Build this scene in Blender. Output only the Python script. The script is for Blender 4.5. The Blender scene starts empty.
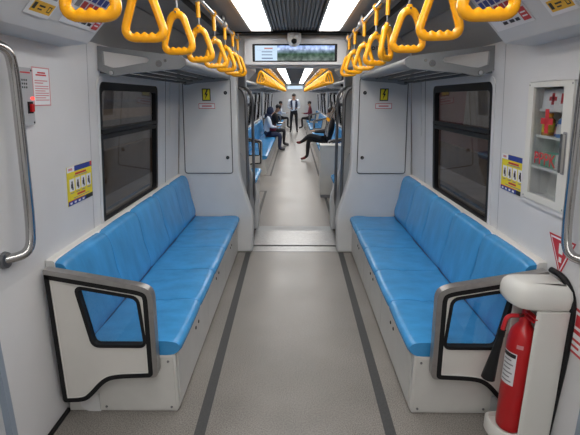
import bpy, bmesh, math, random
from mathutils import Vector, Matrix
random.seed(7)
SC = bpy.context.scene
COL = SC.collection
PI = math.pi

# ---------------------------------------------------------------- camera, world, exposure
F_PX, CAM_H, VPX, VPY = 440.0, 1.65, 295.0, 98.0
pitch = math.atan((217.5 - VPY) / F_PX)
yaw = math.atan((VPX - 290.0) / F_PX * math.cos(pitch))
cam_d = bpy.data.cameras.new('camera')
cam_d.sensor_width = 36.0
cam_d.lens = 36.0 * F_PX / 580.0
cam_d.clip_start = 0.02
cam = bpy.data.objects.new('camera', cam_d)
cam.location = (0, 0, CAM_H)
cam.rotation_euler = (PI / 2 - pitch, 0, yaw)
COL.objects.link(cam)
SC.camera = cam

w = bpy.data.worlds.new('world'); SC.world = w; w.use_nodes = True
w.node_tree.nodes['Background'].inputs[0].default_value = (0.75, 0.85, 1.0, 1)
w.node_tree.nodes['Background'].inputs[1].default_value = 0.40
SC.view_settings.view_transform = 'Standard'
SC.view_settings.look = 'None'
SC.view_settings.gamma = 1.0
SC.view_settings.use_curve_mapping = False
SC.view_settings.exposure = 0.16
LAMP_STRENGTH = 9.0

# ---------------------------------------------------------------- materials
MATS = {}
def mat(name, col=(.5, .5, .5), rough=.5, metal=0., noise=0., nscale=8., bump=0., bscale=60., spec=.5, emit=0., coat=0.,
        stretch=(1, 1, 1)):
    if name in MATS: return MATS[name]
    m = bpy.data.materials.new(name); m.use_nodes = True
    nt = m.node_tree; b = nt.nodes['Principled BSDF']
    b.inputs['Base Color'].default_value = (*col, 1)
    b.inputs['Roughness'].default_value = rough
    b.inputs['Metallic'].default_value = metal
    b.inputs['Specular IOR Level'].default_value = spec
    b.inputs['Coat Weight'].default_value = coat
    if emit:
        b.inputs['Emission Color'].default_value = (*col, 1)
        b.inputs['Emission Strength'].default_value = emit
    if noise or bump:
        tc = nt.nodes.new('ShaderNodeTexCoord')
        mp = nt.nodes.new('ShaderNodeMapping'); mp.inputs['Scale'].default_value = stretch
        nt.links.new(tc.outputs['Object'], mp.inputs[0])
    if noise:
        n = nt.nodes.new('ShaderNodeTexNoise'); n.inputs['Scale'].default_value = nscale
        n.inputs['Detail'].default_value = 6
        nt.links.new(mp.outputs[0], n.inputs['Vector'])
        r = nt.nodes.new('ShaderNodeValToRGB')
        r.color_ramp.elements[0].position = .3; r.color_ramp.elements[1].position = .7
        r.color_ramp.elements[0].color = (*[c * (1 - noise) for c in col], 1)
        r.color_ramp.elements[1].color = (*[min(1, c * (1 + noise)) for c in col], 1)
        nt.links.new(n.outputs['Fac'], r.inputs[0]); nt.links.new(r.outputs[0], b.inputs['Base Color'])
    if bump:
        n2 = nt.nodes.new('ShaderNodeTexNoise'); n2.inputs['Scale'].default_value = bscale
        n2.inputs['Detail'].default_value = 3
        nt.links.new(mp.outputs[0], n2.inputs['Vector'])
        bp = nt.nodes.new('ShaderNodeBump'); bp.inputs['Strength'].default_value = bump
        bp.inputs['Distance'].default_value = .02
        nt.links.new(n2.outputs['Fac'], bp.inputs['Height']); nt.links.new(bp.outputs[0], b.inputs['Normal'])
    MATS[name] = m
    return m

WALL = mat('wall_laminate', (.66, .655, .665), .42, noise=.03, nscale=3)
ENDW = mat('end_wall_laminate', (.64, .64, .64), .42, noise=.04, nscale=3)
CREAM = mat('cream_panel', (.66, .64, .60), .45, noise=.03, nscale=5)
BASEM = mat('bench_steel', (.60, .59, .56), .38, noise=.05, nscale=6)
BLUE = mat('blue_vinyl', (.050, .285, .60), .27, noise=.12, nscale=7, bump=.22, bscale=12, spec=.5, stretch=(1, 1.6, .6))
RUBBER = mat('black_rubber', (.009, .009, .010), .6, spec=.3)
BLACK = mat('black_plastic', (.008, .008, .009), .5, spec=.25)
ALU = mat('brushed_aluminium', (.40, .385, .37), .38, metal=.85, noise=.08, nscale=30)
STEEL = mat('polished_steel', (.50, .49, .48), .14, metal=1.)
DARKSTEEL = mat('grey_steel', (.24, .24, .25), .28, metal=.9)
YEL = mat('yellow_plastic', (1.0, .43, .008), .25, coat=.2)
CEILM = mat('grey_ceiling_metal', (.24, .25, .26), .45, metal=.2, noise=.05)
CEILD = mat('dark_ceiling_rib', (.20, .205, .21), .5)
COVE = mat('cove_panel', (.30, .305, .31), .45, noise=.05, nscale=4)
HEAD = mat('header_panel', (.62, .62, .63), .45, noise=.02)
RACK = mat('rack_alloy', (.25, .26, .27), .45, noise=.05)
RACKD = mat('rack_shelf', (.07, .072, .075), .6)
WHITE = mat('white_plastic', (.74, .74, .73), .35)
OFFW = mat('off_white_moulding', (.70, .69, .65), .38)
STRIPE = mat('dark_floor_stripe', (.050, .050, .050), .6, noise=.25, nscale=140)
PLATE = mat('chequer_plate', (.30, .30, .30), .32, metal=.7, noise=.1, nscale=20, bump=.15, bscale=60)
BELLOW = mat('bellows_fabric', (.10, .10, .105), .7)
GANG = mat('gangway_panel', (.33, .34, .35), .45)
RED = mat('red_paint', (.50, .010, .014), .28, coat=.2)
REDINK = mat('red_ink', (.55, .03, .04), .5)
BLUEINK = mat('blue_ink', (.02, .05, .30), .5)
YELINK = mat('yellow_ink', (.80, .66, .02), .5)
ORGINK = mat('amber_ink', (.80, .45, .03), .5)
BLACKINK = mat('black_ink', (.015, .015, .015), .5)
PAPER = mat('white_paper', (.78, .78, .80), .55)
GREYINK = mat('grey_ink', (.25, .25, .27), .5)
PINK = mat('pale_red_ink', (.62, .25, .27), .5)
JAMB = mat('blue_grey_jamb', (.26, .31, .38), .45)
DOORM = mat('door_laminate', (.60, .61, .63), .4, noise=.03)
GREEN = mat('green_carton', (.16, .50, .36), .5)
GROOVE = mat('dark_joint', (.10, .10, .10), .7)
SEAL = mat('bare_ledge', (.70, .69, .66), .4)

def floor_mat():
    m = bpy.data.materials.new('speckled_vinyl'); m.use_nodes = True
    nt = m.node_tree; b = nt.nodes['Principled BSDF']
    tc = nt.nodes.new('ShaderNodeTexCoord')
    n = nt.nodes.new('ShaderNodeTexNoise'); n.inputs['Scale'].default_value = 170; n.inputs['Detail'].default_value = 3
    r = nt.nodes.new('ShaderNodeValToRGB')
    r.color_ramp.elements[0].position = .34; r.color_ramp.elements[1].position = .66
    r.color_ramp.elements[0].color = (.165, .150, .136, 1); r.color_ramp.elements[1].color = (.42, .385, .35, 1)
    n2 = nt.nodes.new('ShaderNodeTexNoise'); n2.inputs['Scale'].default_value = 2.2; n2.inputs['Detail'].default_value = 5
    mx = nt.nodes.new('ShaderNodeMixRGB'); mx.blend_type = 'MULTIPLY'; mx.inputs[0].default_value = .5
    nt.links.new(tc.outputs['Object'], n.inputs['Vector']); nt.links.new(tc.outputs['Object'], n2.inputs['Vector'])
    nt.links.new(n.outputs['Fac'], r.inputs[0])
    nt.links.new(r.outputs[0], mx.inputs[1]); nt.links.new(n2.outputs['Fac'], mx.inputs[2])
    nt.links.new(mx.outputs[0], b.inputs['Base Color'])
    mr = nt.nodes.new('ShaderNodeMapRange'); mr.inputs['To Min'].default_value = .22; mr.inputs['To Max'].default_value = .48
    nt.links.new(n2.outputs['Fac'], mr.inputs[0]); nt.links.new(mr.outputs[0], b.inputs['Roughness'])
    return m
FLOOR = floor_mat()

def glass_mat(name, tint, ior=1.45, rough=.02):
    m = bpy.data.materials.new(name); m.use_nodes = True
    nt = m.node_tree; nt.nodes.clear()
    o = nt.nodes.new('ShaderNodeOutputMaterial'); mix = nt.nodes.new('ShaderNodeMixShader')
    t = nt.nodes.new('ShaderNodeBsdfTransparent'); t.inputs[0].default_value = (*tint, 1)
    g = nt.nodes.new('ShaderNodeBsdfGlossy'); g.inputs['Roughness'].default_value = rough
    f = nt.nodes.new('ShaderNodeFresnel'); f.inputs[0].default_value = ior
    ge = nt.nodes.new('ShaderNodeNewGeometry'); mr = nt.nodes.new('ShaderNodeMapRange')
    mr.inputs['To Min'].default_value = ior; mr.inputs['To Max'].default_value = 1 / ior
    nt.links.new(ge.outputs['Backfacing'], mr.inputs[0]); nt.links.new(mr.outputs[0], f.inputs[0])   # both faces of a pane alike
    nt.links.new(f.outputs[0], mix.inputs[0]); nt.links.new(t.outputs[0], mix.inputs[1])
    nt.links.new(g.outputs[0], mix.inputs[2]); nt.links.new(mix.outputs[0], o.inputs[0])
    return m
GLASS = glass_mat('tinted_window_glass', (.72, .70, .68), ior=1.28)
CLEAR = glass_mat('clear_glass', (.90, .91, .91))

def emis(name, col, s):
    m = bpy.data.materials.new(name); m.use_nodes = True
    nt = m.node_tree; nt.nodes.clear()
    o = nt.nodes.new('ShaderNodeOutputMaterial'); e = nt.nodes.new('ShaderNodeEmission')
    e.inputs[0].default_value = (*col, 1); e.inputs[1].default_value = s
    nt.links.new(e.outputs[0], o.inputs[0]); return m
DIFF = emis('lamp_diffuser', (1., .985, .96), LAMP_STRENGTH)
LED = emis('red_led', (1., .05, .04), 3.)

def screen_mat():
    m = bpy.data.materials.new('screen_picture'); m.use_nodes = True
    nt = m.node_tree; nt.nodes.clear()
    o = nt.nodes.new('ShaderNodeOutputMaterial'); e = nt.nodes.new('ShaderNodeEmission')
    tc = nt.nodes.new('ShaderNodeTexCoord'); sp = nt.nodes.new('ShaderNodeSeparateXYZ')
    nt.links.new(tc.outputs['Generated'], sp.inputs[0])
    r = nt.nodes.new('ShaderNodeValToRGB'); cr = r.color_ramp
    cr.elements[0].position = 0; cr.elements[0].color = (.16, .20, .17, 1)
    cr.elements[1].position = 1; cr.elements[1].color = (.34, .50, .85, 1)
    for p, c in ((.45, (.05, .10, .06, 1)), (.66, (.20, .28, .34, 1)), (.78, (.50, .62, .85, 1))):
        k = cr.elements.new(p); k.color = c
    nt.links.new(sp.outputs[2], r.inputs[0])
    n = nt.nodes.new('ShaderNodeTexNoise'); n.inputs['Scale'].default_value = 22; n.inputs['Detail'].default_value = 5
    nt.links.new(tc.outputs['Object'], n.inputs['Vector'])
    r2 = nt.nodes.new('ShaderNodeValToRGB')
    r2.color_ramp.elements[0].position = .35; r2.color_ramp.elements[0].color = (.35, .38, .42, 1)
    r2.color_ramp.elements[1].position = .68; r2.color_ramp.elements[1].color = (1.7, 1.6, 1.8, 1)
    nt.links.new(n.outputs['Fac'], r2.inputs[0])
    mx = nt.nodes.new('ShaderNodeMixRGB'); mx.blend_type = 'MULTIPLY'; mx.inputs[0].default_value = .8
    nt.links.new(r.outputs[0], mx.inputs[1]); nt.links.new(r2.outputs[0], mx.inputs[2])
    nt.links.new(mx.outputs[0], e.inputs[0]); e.inputs[1].default_value = 1.0
    nt.links.new(e.outputs[0], o.inputs[0]); return m
SCREEN = screen_mat()
SCRWHITE = emis('screen_white_panel', (.62, .78, .95), .95)
SCRGREY = emis('screen_grey_text', (.22, .28, .42), .8)
SCRRED = emis('screen_red_text', (.60, .25, .22), .8)

# ---------------------------------------------------------------- mesh helpers
def wloc(p):
    v = Vector((0, 0, 0))
    while p is not None:
        v += p.location; p = p.parent
    return v

def link(name, me, mats, parent=None):
    o = bpy.data.objects.new(name, me); COL.objects.link(o)
    if not isinstance(mats, (list, tuple)): mats = [mats]
    if not me.materials:
        for m in mats: me.materials.append(m)
    if parent is not None: o.parent = parent
    return o

def mk(name, verts, faces, m, parent=None, smooth=False, bevel=0., mi=None, seg=2, recalc=True):
    me = bpy.data.meshes.new(name)
    L = wloc(parent)
    me.from_pydata([tuple(Vector(v) - L) for v in verts], [], faces)
    if mi:
        for f, i in zip(me.polygons, mi): f.material_index = i
    if recalc:
        bm = bmesh.new(); bm.from_mesh(me)
        bmesh.ops.recalc_face_normals(bm, faces=bm.faces)
        bm.to_mesh(me); bm.free()
    o = link(name, me, m, parent)
    if smooth is True:
        for f in me.polygons: f.use_smooth = True
    elif smooth:
        for f in me.polygons: f.use_smooth = True
        me.set_sharp_from_angle(angle=smooth)
    if bevel:
        bv = o.modifiers.new('bevel', 'BEVEL'); bv.width = bevel; bv.segments = seg
        bv.limit_method = 'ANGLE'; bv.angle_limit = math.radians(35)
        for f in me.polygons: f.use_smooth = True
        me.set_sharp_from_angle(angle=math.radians(35)) if bevel < 0 else None
        wn = o.modifiers.new('wn', 'WEIGHTED_NORMAL'); wn.keep_sharp = True
    return o

def boxv(x0, x1, y0, y1, z0, z1):
    v = [(x, y, z) for x in (x0, x1) for y in (y0, y1) for z in (z0, z1)]
    f = [(0, 1, 3, 2), (4, 6, 7, 5), (0, 4, 5, 1), (2, 3, 7, 6), (0, 2, 6, 4), (1, 5, 7, 3)]
    return v, f
def box(name, x0, x1, y0, y1, z0, z1, m, parent=None, bevel=0., seg=2):
    v, f = boxv(min(x0, x1), max(x0, x1), y0, y1, z0, z1)
    return mk(name, v, f, m, parent, bevel=bevel, seg=seg)

def prism(name, poly, a, b, m, parent=None, axis='y', bevel=0., smooth=False):
    """poly of 2-D points; axis y: (x,z); axis z: (x,y); axis x: (y,z)"""
    def P(p, t):
        return {'y': (p[0], t, p[1]), 'z': (p[0], p[1], t), 'x': (t, p[0], p[1])}[axis]
    n = len(poly)
    v = [P(p, a) for p in poly] + [P(p, b) for p in poly]
    f = [tuple(range(n)), tuple(range(2 * n - 1, n - 1, -1))]
    f += [(i, (i + 1) % n, n + (i + 1) % n, n + i) for i in range(n)]
    return mk(name, v, f, m, parent, bevel=bevel, smooth=smooth)

def ring(name, outer, inner, a, b, m, parent=None, axis='y', bevel=0., smooth=False, closed=True):
    def P(p, t):
        return {'y': (p[0], t, p[1]), 'z': (p[0], p[1], t), 'x': (t, p[0], p[1])}[axis]
    n = len(outer); assert n == len(inner), name
    v = [P(p, a) for p in outer] + [P(p, a) for p in inner] + [P(p, b) for p in outer] + [P(p, b) for p in inner]
    f = []
    for i in range(n if closed else n - 1):
        j = (i + 1) % n
        f += [(i, j, n + j, n + i), (2 * n + i, 3 * n + i, 3 * n + j, 2 * n + j), (i, 2 * n + i, 2 * n + j, j),
              (n + i, n + j, 3 * n + j, 3 * n + i)]
    if not closed:
        f += [(0, n, 3 * n, 2 * n), (n - 1, 3 * n - 1, 4 * n - 1, 2 * n - 1)]
    return mk(name, v, f, m, parent, bevel=bevel, smooth=smooth)

def area2(poly):
    return sum(poly[i][0] * poly[(i + 1) % len(poly)][1] - poly[(i + 1) % len(poly)][0] * poly[i][1] for i in range(len(poly)))
def offset(poly, d):
    """inward offset of a simple polygon by d"""
    n = len(poly); s = 1 if area2(poly) > 0 else -1; out = []
    for i in range(n):
        p0, p1, p2 = Vector(poly[i - 1]), Vector(poly[i]), Vector(poly[(i + 1) % n])
        e1, e2 = (p1 - p0).normalized(), (p2 - p1).normalized()
        n1, n2 = Vector((-e1.y, e1.x)) * s, Vector((-e2.y, e2.x)) * s
        b = n1 + n2
        k = max(.35, (1 + n1.dot(n2)))
        out.append(tuple(p1 + b * d / k))
    return out
def rounded(poly, radii, seg=5):
    n = len(poly); out = []
    if not isinstance(radii, (list, tuple)): radii = [radii] * n
    for i in range(n):
        p0, p1, p2 = Vector(poly[i - 1]), Vector(poly[i]), Vector(poly[(i + 1) % n])
        r = radii[i]
        if r <= 0: out.append(tuple(p1)); continue
        a = p1 + (p0 - p1).normalized() * min(r, (p0 - p1).length * .48)
        c = p1 + (p2 - p1).normalized() * min(r, (p2 - p1).length * .48)
        for k in range(seg + 1):
            t = k / seg
            out.append(tuple(a * (1 - t) ** 2 + p1 * 2 * t * (1 - t) + c * t * t))
    return out
def rect(a0, a1, b0, b1): return [(a0, b0), (a1, b0), (a1, b1), (a0, b1)]

def fillet(pts, r, seg=6):
    pts = [Vector(p) for p in pts]; out = [pts[0]]
    for i in range(1, len(pts) - 1):
        p0, p1, p2 = pts[i - 1], pts[i], pts[i + 1]
        a = p1 + (p0 - p1).normalized() * min(r, (p0 - p1).length * .49)
        c = p1 + (p2 - p1).normalized() * min(r, (p2 - p1).length * .49)
        for k in range(seg + 1):
            t = k / seg; out.append(a * (1 - t) ** 2 + p1 * 2 * t * (1 - t) + c * t * t)
    out.append(pts[-1]); return out
def tubev(pts, r, n=10, closed=False, radii=None, squash=None):
    pts = [Vector(p) for p in pts]; N = len(pts); v = []; f = []
    up = None
    for i, p in enumerate(pts):
        if closed: t = (pts[(i + 1) % N] - pts[i - 1]).normalized()
        else: t = (pts[min(i + 1, N - 1)] - pts[max(i - 1, 0)]).normalized()
        if up is None:
            up = Vector((0, 0, 1)) if abs(t.z) < .9 else Vector((0, 1, 0))
            if squash is not None: up = squash
        a = (up - t * up.dot(t)).normalized(); bb = t.cross(a); up = a if squash is None else squash
        rr = radii[i] if radii else r
        for k in range(n):
            q = 2 * PI * k / n
            v.append(tuple(p + a * math.cos(q) * rr + bb * math.sin(q) * rr))
    M = N if closed else N - 1
    for i in range(M):
        j = (i + 1) % N
        for k in range(n):
            l = (k + 1) % n
            f.append((i * n + k, i * n + l, j * n + l, j * n + k))
    if not closed:
        f.append(tuple(range(n - 1, -1, -1))); f.append(tuple((N - 1) * n + k for k in range(n)))
    return v, f
def tube(name, pts, r, m, parent=None, n=10, fil=0., closed=False, radii=None):
    if fil: pts = fillet(pts, fil)
    v, f = tubev(pts, r, n, closed, radii)
    return mk(name, v, f, m, parent, smooth=math.radians(50))
def lathe(name, prof, c, m, parent=None, n=20, axis='z'):
    v = []; f = []
    for r, h in prof:
        for k in range(n):
            q = 2 * PI * k / n
            a, b = r * math.cos(q), r * math.sin(q)
            v.append({'z': (c[0] + a, c[1] + b, c[2] + h), 'y': (c[0] + a, c[1] + h, c[2] + b), 'x': (c[0] + h, c[1] + a, c[2] + b)}[axis])
    for i in range(len(prof) - 1):
        for k in range(n):
            l = (k + 1) % n; f.append((i * n + k, i * n + l, (i + 1) * n + l, (i + 1) * n + k))
    f.append(tuple(range(n))); f.append(tuple((len(prof) - 1) * n + k for k in range(n)))
    return mk(name, v, f, m, parent, smooth=math.radians(40))

def merge(parts):
    V = []; Fc = []
    for v, f in parts:
        k = len(V); V += list(v); Fc += [tuple(i + k for i in q) for q in f]
    return V, Fc

def tag(o, label, cat, group=None):
    o['label'] = label; o['category'] = cat
    if group: o['group'] = group
    return o
def thing(name, label, cat, loc=(0, 0, 0), group=None):
    o = bpy.data.objects.new(name, None); COL.objects.link(o); o.location = loc
    o.empty_display_size = .1
    return tag(o, label, cat, group)
def struct(o, label=None, cat=None):
    o['kind'] = 'structure'
    if label: o['label'] = label
    if cat: o['category'] = cat
    return o
def copy_tree(o, parent=None, depth=0):
    c = o.copy(); COL.objects.link(c); c.parent = parent
    if parent is not None: c.matrix_parent_inverse = o.matrix_parent_inverse.copy()
    for ch in list(o.children): copy_tree(ch, c, depth + 1)
    return c

# ---------------------------------------------------------------- wall surface of the car
PROF = [(0, 1.235), (.86, 1.235), (1.75, 1.168), (1.96, 1.152), (2.4, 1.14)]
def wx(z):
    for (z0, x0), (z1, x1) in zip(PROF, PROF[1:]):
        if z <= z1: return x0 + (x1 - x0) * (z - z0) / (z1 - z0)
    return PROF[-1][1]
def wall_panel(name, s, y0, y1, z0, z1, m, holes=(), label=None, cat=None, t=.05):
    ys = sorted({y0, y1, *[h[0] for h in holes], *[h[1] for h in holes]})
    zs = sorted({z0, z1, *[h[2] for h in holes], *[h[3] for h in holes], *[p[0] for p in PROF if z0 < p[0] < z1]})
    cells = []
    idx = {}; V = []; Fc = []
    def vid(i, j, k):
        key = (i, j, k)
        if key not in idx:
            idx[key] = len(V); V.append((s * (wx(zs[j]) + k * t), ys[i], zs[j]))
        return idx[key]
    solid = {}
    for i in range(len(ys) - 1):
        for j in range(len(zs) - 1):
            cy, cz = (ys[i] + ys[i + 1]) / 2, (zs[j] + zs[j + 1]) / 2
            solid[i, j] = not any(h[0] < cy < h[1] and h[2] < cz < h[3] for h in holes)
    for (i, j), ok in solid.items():
        if not ok: continue
        for k in (0, 1):
            Fc.append((vid(i, j, k), vid(i + 1, j, k), vid(i + 1, j + 1, k), vid(i, j + 1, k)))
        for di, dj, e in ((-1, 0, ((0, 0), (0, 1))), (1, 0, ((1, 0), (1, 1))), (0, -1, ((0, 0), (1, 0))), (0, 1, ((0, 1), (1, 1)))):
            if not solid.get((i + di, j + dj), False):
                a, b = e
                Fc.append((vid(i + a[0], j + a[1], 0), vid(i + b[0], j + b[1], 0), vid(i + b[0], j + b[1], 1), vid(i + a[0], j + a[1], 1)))
    o = mk(name, V, Fc, m)
    return struct(o, label, cat)

# surface plate: rounded polygon in (y,z) laid on the wall with given lift (towards the aisle)
def wall_plate(name, s, poly, lift, th, m, parent=None, inner=None):
    n = len(poly)
    def q(p, l): return (s * (wx(p[1]) - l), p[0], p[1])
    if inner is None:
        v = [q(p, lift) for p in poly] + [q(p, lift + th) for p in poly]
        f = [tuple(range(n)), tuple(range(2 * n - 1, n - 1, -1))] + [(i, (i + 1) % n, n + (i + 1) % n, n + i) for i in range(n)]
    else:
        v = [q(p, lift) for p in poly] + [q(p, lift) for p in inner] + [q(p, lift + th) for p in poly] + [q(p, lift + th) for p in inner]
        f = []
        for i in range(n):
            j = (i + 1) % n
            f += [(i, j, n + j, n + i), (2 * n + i, 3 * n + i, 3 * n + j, 2 * n + j), (i, 2 * n + i, 2 * n + j, j), (n + i, n + j, 3 * n + j, 3 * n + i)]
    return mk(name, v, f, m, parent)

NEXT = []      # top-level objects of the coupled cars, which stand on a slight up-grade
WIN_N = [0]
def window(s, y0, y1, z0, z1, bar=True):
    WIN_N[0] += 1
    root = bpy.data.objects.new('window_%d' % WIN_N[0], None); COL.objects.link(root)
    root.location = (s * 1.25, (y0 + y1) / 2, z0)
    root['kind'] = 'structure'
    o0 = rounded(rect(y0 - .03, y1 + .03, z0 - .03, z1 + .03), .07)
    o1 = rounded(rect(y0, y1, z0, z1), .06)
    o2 = rounded(rect(y0 + .045, y1 - .045, z0 + .03, z1 - .05), .04)
    wall_plate('window_trim', s, o0, -.02, .026, WALL, root, o1)
    wall_plate('window_frame', s, o1, -.035, .036, BLACK, root, o2)
    wall_plate('pane', s, rect(y0 + .03, y1 - .03, z0 + .01, 1.42), -.030, .004, GLASS, root)
    wall_plate('pane', s, rect(y0 + .03, y1 - .03, 1.42, z1 - .03), -.026, .004, GLASS, root)
    wall_plate('transom', s, rect(y0 + .02, y1 - .02, 1.40, 1.428), -.03, .034, BLACK, root)
    wall_plate('transom', s, rect(y0 + .02, y1 - .02, 1.436, 1.462), -.03, .038, BLACK, root)
    return root

DOOR_N = [0]
def doors(s, y0, y1):
    DOOR_N[0] += 1
    root = bpy.data.objects.new('door_%d' % DOOR_N[0], None); COL.objects.link(root)
    root.location = (s * 1.3, (y0 + y1) / 2, 0); root['kind'] = 'structure'
    ym = (y0 + y1) / 2
    for a, b in ((y0, ym - .006), (ym + .006, y1)):
        hole = (a + .16, b - .16, .95, 1.72)
        zs = [0, .95, 1.72, 1.94]; x = 1.275
        V, Fc = [], []
        parts = [boxv(s * x - .02, s * x + .02, a, hole[0], 0, 1.94), boxv(s * x - .02, s * x + .02, hole[1], b, 0, 1.94),
                 boxv(s * x - .02, s * x + .02, hole[0], hole[1], 0, .95), boxv(s * x - .02, s * x + .02, hole[0], hole[1], 1.72, 1.94)]
        leaf = mk('door_leaf', *merge(parts), DOORM, root)
        box('pane', s * x - .004, s * x + .004, hole[0], hole[1], .95, 1.72, GLASS, leaf)
        ring('gasket', rounded(rect(hole[0] - .03, hole[1] + .03, .92, 1.75), .05), rounded(rect(hole[0] + .01, hole[1] - .01, .96, 1.71), .04),
             s * x - .024, s * x + .024, BLACK, leaf, axis='x')
    for a, b in ((y0 - .03, y0), (y1, y1 + .03)):
        box('jamb', s * 1.225, s * 1.32, a, b, 0, 1.95, JAMB, root)
    return root

# ================================================================ THE CAR WE STAND IN
Y_BACK, Y_END = -4.0, 4.6
fl = struct(box('floor', -1.3, 1.3, Y_BACK, 4.62, -.06, 0, FLOOR))
for s in (-1, 1):
    a0, a1 = (.490, .510) if s > 0 else (.478, .512)
    poly = [(s * (a0 - .028), 1.6), (s * (a0 + .028), 1.6), (s * (a1 + .028), 4.598), (s * (a1 - .028), 4.598)]
    st = prism('floor_stripe', poly, 0.0, .0015, STRIPE, fl, axis='z')
    st2 = box('floor_stripe', s * 1.22, s * (a0 - .019), 1.562, 1.6, 0, .0015, STRIPE, fl)

WIN = (2.715, 3.885, .855, 1.745)
CAB = (1.972, 2.235, 1.18, 1.705)
wall_panel('wall_left', -1, 1.62, 2.582, 0, 1.97, WALL)
wall_panel('wall_left', -1, 2.588, Y_END, 0, 1.97, WALL, [WIN])
wall_panel('wall_right', 1, 1.62, 2.582, 0, 1.97, WALL, [CAB])
wall_panel('wall_right', 1, 2.588, Y_END, 0, 1.97, WALL, [WIN])
for s, sd in ((-1, 'left'), (1, 'right')):
    wall_panel('wall_' + sd, s, Y_BACK, .15, 0, 1.97, WALL)
    window(s, *WIN)
    doors(s, .18, 1.59)
    struct(wall_plate('trim_%d' % (3 + s), s, rect(2.578, 2.592, .86, 1.95), -.006, .005, GREYINK))
    struct(box('baseboard_' + sd, s * 1.222, s * 1.236, 1.62, 2.03, 0, .022, RUBBER))
    # narrow pocket strip between window and end wall
    struct(wall_plate('trim_%d' % (13 + s), s, rounded(rect(4.24, 4.29, 1.30, 1.80), .02), 0, .006, ENDW))
    struct(wall_plate('trim_%d' % (23 + s), s, rect(4.12, 4.126, .86, 1.95), 0, .002, GROOVE))
struct(box('wall_back', -1.3, 1.3, Y_BACK - .05, Y_BACK, 0, 2.3, ENDW))

# ---- ceiling
def ceiling(y0, y1, lamps, name='ceiling'):
    root = bpy.data.objects.new(name, None); COL.objects.link(root); root.location = (0, (y0 + y1) / 2, 2.25)
    root['kind'] = 'structure'
    # ribbed centre strip
    pts = []; n = 14
    for i in range(n):
        x = -.2 + .4 * i / n; wdt = .4 / n
        pts += [(x, 2.262), (x + wdt * .55, 2.262), (x + wdt * .62, 2.278), (x + wdt * .93, 2.278)]
    pts += [(.2, 2.262), (.2, 2.3), (-.2, 2.3)]
    prism('ribbed_strip', pts, y0, y1, CEILD, root)
    for s in (-1, 1):
        prism('ceiling_panel', [(s * .43, 2.252), (s * .60, 2.248), (s * .62, 2.235), (s * .64, 2.235), (s * .64, 2.30), (s * .43, 2.30)], y0, y1, CEILM, root)
        box('lamp_tray', s * .2, s * .43, y0, y1, 2.285, 2.30, CEILM, root)
        prism('cove_panel', [(s * .645, 2.24), (s * .98, 2.20), (s * .985, 2.24), (s * .645, 2.28)], y0, y1, COVE, root)
        prism('cove_panel', [(s * .99, 2.195), (s * 1.10, 2.06), (s * 1.152, 1.955), (s * 1.19, 1.955), (s * 1.19, 2.24), (s * .99, 2.24)], y0, y1, COVE, root)
        box('air_slot', s * .66, s * .70, y0 + .05, y1 - .05, 2.225, 2.24, BLACK, root)
    return root
def ceiling_light(s, y0, y1, label, group):
    t = thing('ceiling_light', label, 'ceiling light', (s * .3125, (y0 + y1) / 2, 2.25), group)
    ring('frame', rect(s * .205, s * .428, y0, y1), rect(s * .222, s * .405, y0 + .015, y1 - .015), 2.246, 2.29, ALU, t, axis='z')
    box('diffuser', s * .222, s * .405, y0 + .015, y1 - .015, 2.262, 2.282, DIFF, t)
    return t
ceiling(Y_BACK, 4.44, None)
for s, sd in ((-1, 'intercom side'), (1, 'extinguisher side')):
    for k, (a, b) in enumerate(((-3.8, -1.4), (-1.36, 1.24), (1.28, 4.38))):
        ceiling_light(s, a, b, ('long ceiling light panel behind the first doors, ', 'ceiling light panel between the first doors, ', 'long ceiling light panel ending at the dome camera, ')[k] + sd, 'ceiling lights before the gangway')

# ---- header box over the doors with its stickers
HA, HB = (1.018, 1.906), (.80, 2.13)
for s, n in ((-1, 'trim_31'), (1, 'trim_32')):
    h = prism(n, [(s * 1.165, 1.893), (s * HA[0], HA[1]), (s * HB[0], HB[1]), (s * HB[0], 2.232), (s * 1.165, 2.232)], -1.2, 2.30, HEAD, bevel=.005)
    struct(h)

def decal(name, label, origin, u, v, rects, base, size, parent=None, cat='sticker', th=.002, group=None, polys=()):
    """flat sticker: u, v unit vectors, size (w,h); rects (u0,v0,u1,v1,mat) as fractions"""
    O, U, V_ = Vector(origin), Vector(u).normalized(), Vector(v).normalized()
    Nn = U.cross(V_)
    mats = [base]; verts = []; faces = []; mi = []
    def add(pts, m, d):
        if m not in mats: mats.append(m)
        k = len(verts)
        for a, b in pts: verts.append(tuple(O + U * a * size[0] + V_ * b * size[1] + Nn * d))
        faces.append(tuple(range(k, k + len(pts)))); mi.append(mats.index(m))
    add([(0, 0), (1, 0), (1, 1), (0, 1)], base, 0)
    for p in ([(0, 0), (1, 0)], [(1, 0), (1, 1)], [(1, 1), (0, 1)], [(0, 1), (0, 0)]):
        k = len(verts)
        for a, b in p: verts.append(tuple(O + U * a * size[0] + V_ * b * size[1] + Nn * th))
        for a, b in reversed(p): verts.append(tuple(O + U * a * size[0] + V_ * b * size[1]))
        faces.append((k, k + 1, k + 2, k + 3)); mi.append(0)
    add([(0, 0), (1, 0), (1, 1), (0, 1)], base, th)
    for i, (a0, b0, a1, b1, m) in enumerate(rects):
        add([(a0, b0), (a1, b0), (a1, b1), (a0, b1)], m, th + .0008 + .00006 * i)
    for i, (pts, m) in enumerate(polys):
        add(pts, m, th + .003 + .0001 * i)
    o = mk(name, verts, faces, mats, parent, mi=mi, recalc=False)
    if label: tag(o, label, cat, group)
    return o

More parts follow.
